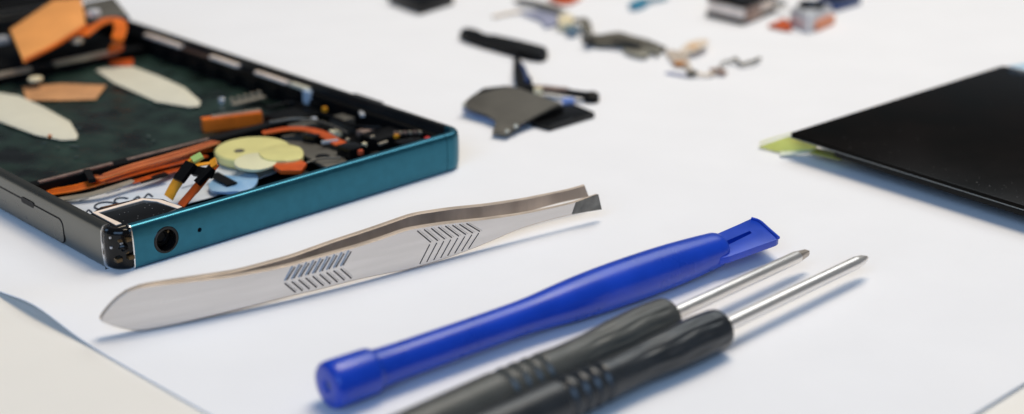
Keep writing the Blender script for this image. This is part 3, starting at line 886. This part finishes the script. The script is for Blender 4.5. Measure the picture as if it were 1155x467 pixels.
# pale blue film peeling at the far edge
obj('blue_film', prism([pp(u, v, PZ + .3) for u, v in [(W_ - .3, 1.5), (W_ + 5, 3), (W_ + 14, 8), (W_ + 14, 70), (W_ - .3, 70)]], .15, None), mat('pale_blue_film', (.26, .50, .70), .35, col2=(.58, .72, .80), vscale=220), dp)
bm = bmesh.new()
rr = random.Random(12)
for i in range(90):
    u, v = rr.uniform(1, 70), rr.uniform(.6, 60)
    if rr.random() < .45:
        u = rr.uniform(.6, 6)
    s = rr.uniform(.02, .07)
    q = pp(u, v, PZ + .015)
    prism([q + Vector((s * math.cos(k * 1.26 + i) * rr.uniform(.6, 1.8), s * math.sin(k * 1.26 + i), 0)) for k in range(5)], .03, bm)
ds = obj('dust_speck', bm, M['dust'], gp, 0)
ds['kind'] = 'stuff'

# ------------------------------------------------------------------ loose parts on the paper
def world_prism(pix, z, t, o, bevel=.1, tilt=None):
    pts = []
    for p in pix:
        zz = p[2] if len(p) > 2 else z
        pts.append(at(p[0], p[1], zz) - o)
    return prism(pts, t, None, bevel)
def wpts(pix, o):
    return [at(*p) - o for p in pix]

# shield plate with its cable and bar-shaped key strip
o = at(590, 120, 0)
t = thing('shield_plate_assembly', 'grey shield plate on a black pad, cabled to a slim black bar behind it', 'phone part', o)
pl = obj('shield_plate', world_prism([(521, 117.4, 2.6), (533, 107, 3.0), (557, 101, 3.2), (572, 96.4, 3.4), (587, 99.4, 3.4), (632, 116, 3.3), (582.4, 141.4, 2.0), (572, 151, 1.4), (555.4, 149, 1.3), (560, 135.4, 1.8), (548, 128, 2.2), (530, 122, 2.4)], 3, .45, o, .08), M['greyplate'], t)
bm = bmesh.new()
for x, y, z in ((572, 148.5, 1.55), (582, 142.5, 2.05), (523, 118, 2.7)):
    lathe(at(x, y, z) - o, at(x, y, z + 1) - o, [(-.2, .42), (.12, .42), (.25, .25)], 12, bm)
obj('glint_dot', bm, M['white_pad'], pl)  # white glints on the plate's edge, modelled as off-white dots
obj('lower_bracket', world_prism([(521, 121), (548, 118), (600, 128), (590, 140), (562, 137), (536, 129)], .9, .8, o, .15), mat('blue_grey_plastic', (.20, .26, .40), .45), t)
obj('black_pad', world_prism([(592, 128), (644, 115), (671, 126.5), (620, 141.5), (600, 136.5)], 1.3, 1.25, o, .2), M['blackgloss'], t)
obj('black_pad', world_prism([(585, 122), (628, 114), (636, 119), (600, 132)], 2.4, 1.0, o, .2), M['black'], t)
obj('black_pad', world_prism([(529, 110), (545, 99), (572, 96), (572, 104), (545, 112)], 2.2, 2.0, o, .2), M['black'], t)
st = obj('flex_strip', ribbon(wpts([(592, 100, 1.6), (620, 101, 1.7), (645, 105, 1.6), (668, 108, 1.2)], o), [4.0, 3.2, 2.4, 3.0], .8), M['black'], t)
obj('flex_strip', ribbon(wpts([(605, 98, 2.3), (640, 101, 2.2)], o), 2.0, .4, None, n=3), M['pinkbrown'], t)
q = at(667, 108, 1.3) - o
obj('strip_end', lathe(q - Vector((0, 0, 1.2)), q + Vector((0, 0, 1)), [(0, 1.7), (1.5, 1.7), (1.9, 1.2)], 16), M['panelback'], st)
q = at(641, 110, 1.6) - o
obj('blue_component', box(q.x - 1.3, q.x + 1.3, q.y - .7, q.y + .7, .3, 1.5, None, .2), mat('soft_blue_plastic', (.20, .30, .62), .4), st)
q = at(607, 101, 2.6) - o
obj('white_component', box(q.x - .9, q.x + .9, q.y - .8, q.y + .8, 1.4, 3.0, None, .2), M['cream'], st)
cab = obj('connecting_cable', ribbon(wpts([(582, 57, 1.2), (583, 68, .8), (586, 80, 1.4), (590, 90, 2.6), (592, 100, 2.4)], o), [1.2, 1.3, 2.6, 3.6, 3.4], .5), M['black'], t)
obj('cable_fold', tube(wpts([(588, 73, .9), (592, 80, 2.0), (595, 92, 3.0)], o), .5), M['navy'], cab)
obj('key_bar', world_prism([(518, 36.5), (521, 32), (528, 30.5), (538, 32.5), (543, 36), (549, 39), (558, 38.5), (586, 45), (611, 51), (617, 54), (618, 58), (612, 61.5), (600, 60.5), (572, 53.5), (545, 46), (528, 41)], 2.0, 1.95, o, .35), M['black'], t)

# bent grey bracket strip with film and tan flex
o = at(690, 50, 0)
t = thing('bracket_strip_assembly', 'bent olive-grey bracket strip with lavender film and tan flex at the back', 'phone part', o)
br = obj('bracket', world_prism([(655, 43, .8), (659, 39, 1.6), (664, 37.5, 1.8), (677, 39, 1.7), (690, 36.5, 2.0), (699, 35.5, 2.0), (713, 40, 1.8), (731, 44, 1.6), (752, 53, 1.2), (746, 57, 1.0), (720, 51, 1.5), (700, 49, 1.6), (676, 50.5, 1.2), (662, 48, .9)], 1.1, .6, o, .1), M['olive'], t)
obj('bracket_flange', world_prism([(698, 48.5), (722, 50), (746, 56), (742, 62), (737, 59), (734, 58), (731, 62.5), (725, 64), (712, 61), (704, 57), (703, 54)], 1.0, .5, o, .08), mat('light_olive_metal', (.30, .28, .225), .45, .5, var=.1), br)
obj('bracket_slot', world_prism([(690, 44), (708, 46), (724, 49.5), (722, 51), (706, 48.5), (690, 46)], 2.15, .3, o, .03), M['black'], br)
obj('bracket_tab', world_prism([(657, 44), (668, 42), (672, 46), (662, 48.5)], 1.9, .3, o, .05), M['darkrim'], br)
obj('lavender_film', world_prism([(587, 13), (605, 12), (624, 15), (631, 20), (629, 26), (616, 30), (610, 22), (597, 17)], .9, .5, o, .1), M['lavender'], t)
obj('thin_strip', ribbon(wpts([(583, 0, 1), (606, 4, 1.2), (622, 9, 1.2), (634, 13, 1.2)], o), 3.0, .4), M['olive'], t)
obj('faint_strip', ribbon(wpts([(556, 19, .4), (572, 15, .5), (590, 12, .7)], o), 1.6, .2), M['tan'], t)
obj('cream_block', world_prism([(629, 18), (640, 14.5), (648, 18), (646, 26), (634, 27), (629, 24)], 2.4, 2.2, o, .3), M['cream'], t)
obj('blue_grey_block', world_prism([(637, 30), (646, 26), (654, 30), (650, 36), (641, 36)], 1.6, 1.4, o, .2), mat('blue_grey_block', (.10, .16, .21), .4), t)
obj('curved_strip', ribbon(wpts([(648, 25, .8), (654, 21, 2.2), (660, 25, 2.4), (663, 36, 1.2)], o), 2.4, .4), M['olive'], t)
fx = obj('tan_flex', world_prism([(750, 57), (758, 56), (768, 58), (776, 64), (778, 72), (782, 80), (776, 79), (770, 73), (760, 72), (756, 66)], .8, .4, o, .05), mat('greyish_tan_flex', (.52, .44, .36), .5, var=.15, vscale=300), t)
obj('tan_arm', ribbon(wpts([(768, 61, .9), (778, 55, 1.8), (787, 49, 2.2), (795, 45, 1.8)], o), [3.0, 4.2, 4.4, 2.0], .3), M['tan'], fx)
obj('arm_spot', ribbon(wpts([(779, 54, 2.1), (785, 50.5, 2.4)], o), 2.0, .2, None, n=3), mat('pale_orange_spot', (.72, .45, .22), .5), fx)
q = at(767, 71, .9) - o
obj('orange_spot', lathe(q - Vector((0, 0, .5)), q + Vector((0, 0, 1)), [(0, 1.5), (.6, 1.5), (.8, .9)], 14), mat('orange_brown_plastic', (.45, .18, .04), .4), fx)
obj('dark_end', ribbon(wpts([(776, 84, .7), (785, 81, 1.2)], o), 1.8, .8, None, n=3), M['olive'], fx)
obj('white_base', ribbon(wpts([(752, 82, .25), (775, 86, .3)], o), 1.4, .3, None, n=3), M['lavender'], fx)
obj('tan_thread', ribbon(wpts([(784, 82, .8), (796, 84, .8), (806, 82, .8)], o), 1.2, .3), M['tan'], fx)

o = at(830, 74, 0)
t = thing('spring_contact', 'tiny dark zigzag wire contact lying at the end of the tan flex', 'phone part', o)
obj('wire', tube(wpts([(812, 76, .7), (815, 71, 1.0), (821, 68.5, 1.0), (823, 70, .9), (827, 66.5, 1.0), (830, 66, 1.2)], o), .35, None, 8, 2), mat('pale_grey_wire', (.40, .38, .34), .45, .5), t)
obj('wire_end', tube(wpts([(830, 66, 1.2), (833, 70.5, .9), (837, 73, .8), (842, 71, 1.0), (849, 69.5, 1.0), (857, 66, .8)], o), .42, None, 8, 2), M['olive'], t)
obj('wire_base', ribbon(wpts([(802, 79.5, 1.0), (811, 79, 1.0), (816, 83, .8)], o), 1.8, .6, None, n=4), M['pinkbrown'], t)

# layered camera block
o = at(838, 29, 0)
k0, k1, k2 = at(796, 19, 0) - o, at(838, 29, 0) - o, at(876, 14, 0) - o
k3 = k0 + k2 - k1
t = thing('camera_block', 'layered black and cream camera block at the top edge with a pinkish side', 'camera module', o)
def layer(z0, z1, ins, m, name, parent=t):
    c = (k0 + k1 + k2 + k3) / 4
    pts = [p + (c - p).normalized() * ins + Vector((0, 0, z1)) for p in (k0, k1, k2, k3)]
    return obj(name, prism(pts, z1 - z0, None, .15), m, parent)
layer(.02, 1.4, .0, M['black'], 'base')
layer(1.4, 4.3, .4, M['pinkwhite'], 'body')
layer(4.3, 6.1, .05, M['black'], 'top_plate')
n_ = (k2 - k1).normalized()
bm = prism([k1 + n_ * 1.0 + Vector((.35, -.35, 4.0)), k1 + n_ * 8.5 + Vector((.35, -.35, 4.0)), k1 + n_ * 8.5 + Vector((0, .3, 4.0)), k1 + n_ * 1.0 + Vector((0, .3, 4.0))], 3.4, None, .2)
obj('side_plate', bm, M['pinkbrown'], t)
c = (k0 + k1 + k2 + k3) / 4
obj('lens_ring', lathe(c + Vector((0, 0, 6.0)), c + Vector((0, 0, 8)), [(0, 3.6), (1.0, 3.5), (1.2, 3.0), (.6, 2.6)], 28), M['silver'], t)
obj('side_tab', ribbon([k2 + Vector((-1, .5, 2.6)), k2 + Vector((2.2, -.5, 2.2))], 2.2, .8, None, n=3), M['black'], t)

# round-lens camera with orange tabs
o = at(913, 36, 0)
t = thing('camera_module', 'small silver camera module with a dark round lens and orange flex tabs', 'camera module', o)
b_ = world_prism([(890, 31), (911, 38), (936, 28), (914, 22)], 0, 0, o, 0) if False else None
base = [at(889, 30, 0) - o, at(912, 38.5, 0) - o, at(938, 27, 0) - o, at(915, 20, 0) - o]
bd = obj('body', prism([p + Vector((0, 0, 4.9)) for p in base], 4.85, None, 1.0, seg=3), M['silver'], t)
c = sum(base, Vector()) / 4 + Vector((0, 0, 4.9))
obj('lens_barrel', lathe(c - Vector((0, 0, .2)), c + Vector((0, 0, 1)), [(0, 3.4), (1.0, 3.3), (1.2, 3.1), (1.2, 2.8), (.8, 2.7)], 32), M['lens'], bd)
obj('lens', lathe(c + Vector((0, 0, .2)), c + Vector((0, 0, 1)), [(0, 2.8), (.3, 2.6), (.5, 1.6), (.58, .01)], 28), M['lens'], bd)
obj('orange_tab', world_prism([(866, 28), (884, 20), (892, 24), (893, 33), (884, 32)], .9, .6, o, .1), M['orangedeep'], t)
q0, q1 = base[1] + (base[2] - base[1]) * .25, base[2]
dn = (q1 - q0).normalized(); nn = Vector((dn.y, -dn.x, 0))
obj('orange_tab', prism([q0 + nn * .9 + Vector((0, 0, 2.5)), q1 + nn * .9 + Vector((0, 0, 2.5)), q1 + Vector((0, 0, 2.5)), q0 + Vector((0, 0, 2.5))], 2.4, None, .25), mat('salmon_orange_plastic', (.75, .26, .12), .45), t)

# bits cut by the top of the photo
o = at(719, 2, 0)
t = thing('teal_clip', 'small teal plastic clip at the top edge, above the grey bracket strip', 'phone part', o)
obj('clip_body', world_prism([(709, 3), (722, -3), (734, -2), (726, 4), (714, 7)], 1.6, 1.55, o, .3), M['tealblue'], t)
obj('clip_tail', ribbon(wpts([(726, 1, 1.0), (740, -1, .8), (752, -3, .8)], o), 1.6, .5), M['tealblue'], t)
o = at(634, -4, 0)
t = thing('copper_pad', 'rust-orange flex pad just cut off by the top edge of the photo', 'phone part', o)
obj('pad', world_prism([(618, -4), (628, 1), (644, 1.5), (656, -5), (640, -12)], 1.2, 1.1, o, .2), M['orangedeep'], t)
obj('pad_contact', world_prism([(634, -5), (644, -5), (646, -8), (636, -8)], 1.5, .4, o, .05), M['gold'], t)
o = at(474, 4, 0)
t = thing('black_module_corner', 'black module at the top edge beyond the phone with only its corner showing', 'phone part', o)
obj('module_body', world_prism([(438, -8), (474, 4.5), (512, -7), (476, -18)], 3.0, 2.95, o, .4), M['blackgloss'], t)
obj('pinkish_slab', world_prism([(432, -7), (474, 7.5), (484, 4), (478, -10)], .8, .75, o, .2), M['pinkbrown'], t)  # thin pinkish-brown slab under the module's left front
o = at(945, -3, 0)
t = thing('navy_module', 'navy blue module at the top edge behind the round-lens camera', 'phone part', o)
obj('module_body', world_prism([(922, -3), (944, 3), (972, -5), (950, -11)], 2.5, 2.45, o, .4), M['navy'], t)
obj('module_top', world_prism([(926, -5), (944, 0), (966, -6), (950, -11)], 3.1, .7, o, .2), M['lens'], t)

# ------------------------------------------------------------------ light
w = bpy.data.worlds.new('World')
bpy.context.scene.world = w
w.use_nodes = True
bg = w.node_tree.nodes['Background']
bg.inputs['Color'].default_value = (.80, .88, 1.0, 1)
bg.inputs['Strength'].default_value = 0.10

def area(name, pos, target, size, power, col, shape='SQUARE', sy=None):
    l = bpy.data.lights.new(name, 'AREA')
    l.shape = 'RECTANGLE' if sy else shape
    l.size = size
    if sy:
        l.size_y = sy
    l.energy = power
    l.color = col
    o = bpy.data.objects.new(name, l)
    C.objects.link(o)
    o.location = pos
    o.rotation_euler = (Vector(target) - Vector(pos)).to_track_quat('-Z', 'Y').to_euler()
    return o
area('ceiling_lamp', (.10, .12, .64), (0, 0, 0), .32, 3.25, (.965, .83, .645), 'DISK')
area('back_window', (.32, .55, .80), (0, .03, 0), .6, 3.3, (.88, .95, 1.0))
area('front_window', (-.25, -1.3, .78), (0, .05, 0), 1.3, 14.0, (.38, .62, 1.0), sy=.8)

# ------------------------------------------------------------------ camera
cd = bpy.data.cameras.new('camera')
cam = bpy.data.objects.new('camera', cd)
C.objects.link(cam)
cam.location = CAM * MM
cam.rotation_euler = (math.pi / 2 - PITCH, 0, 0)
cd.sensor_width = 36
cd.lens = FPX / PW * 36
cd.clip_start = .005
cd.clip_end = 20
cd.dof.use_dof = True
cd.dof.focus_distance = .231
cd.dof.aperture_fstop = 12.5
sc_ = bpy.context.scene
sc_.camera = cam
sc_.view_settings.view_transform = 'Standard'
sc_.view_settings.look = 'None'
sc_.view_settings.exposure = 0
sc_.view_settings.gamma = 1
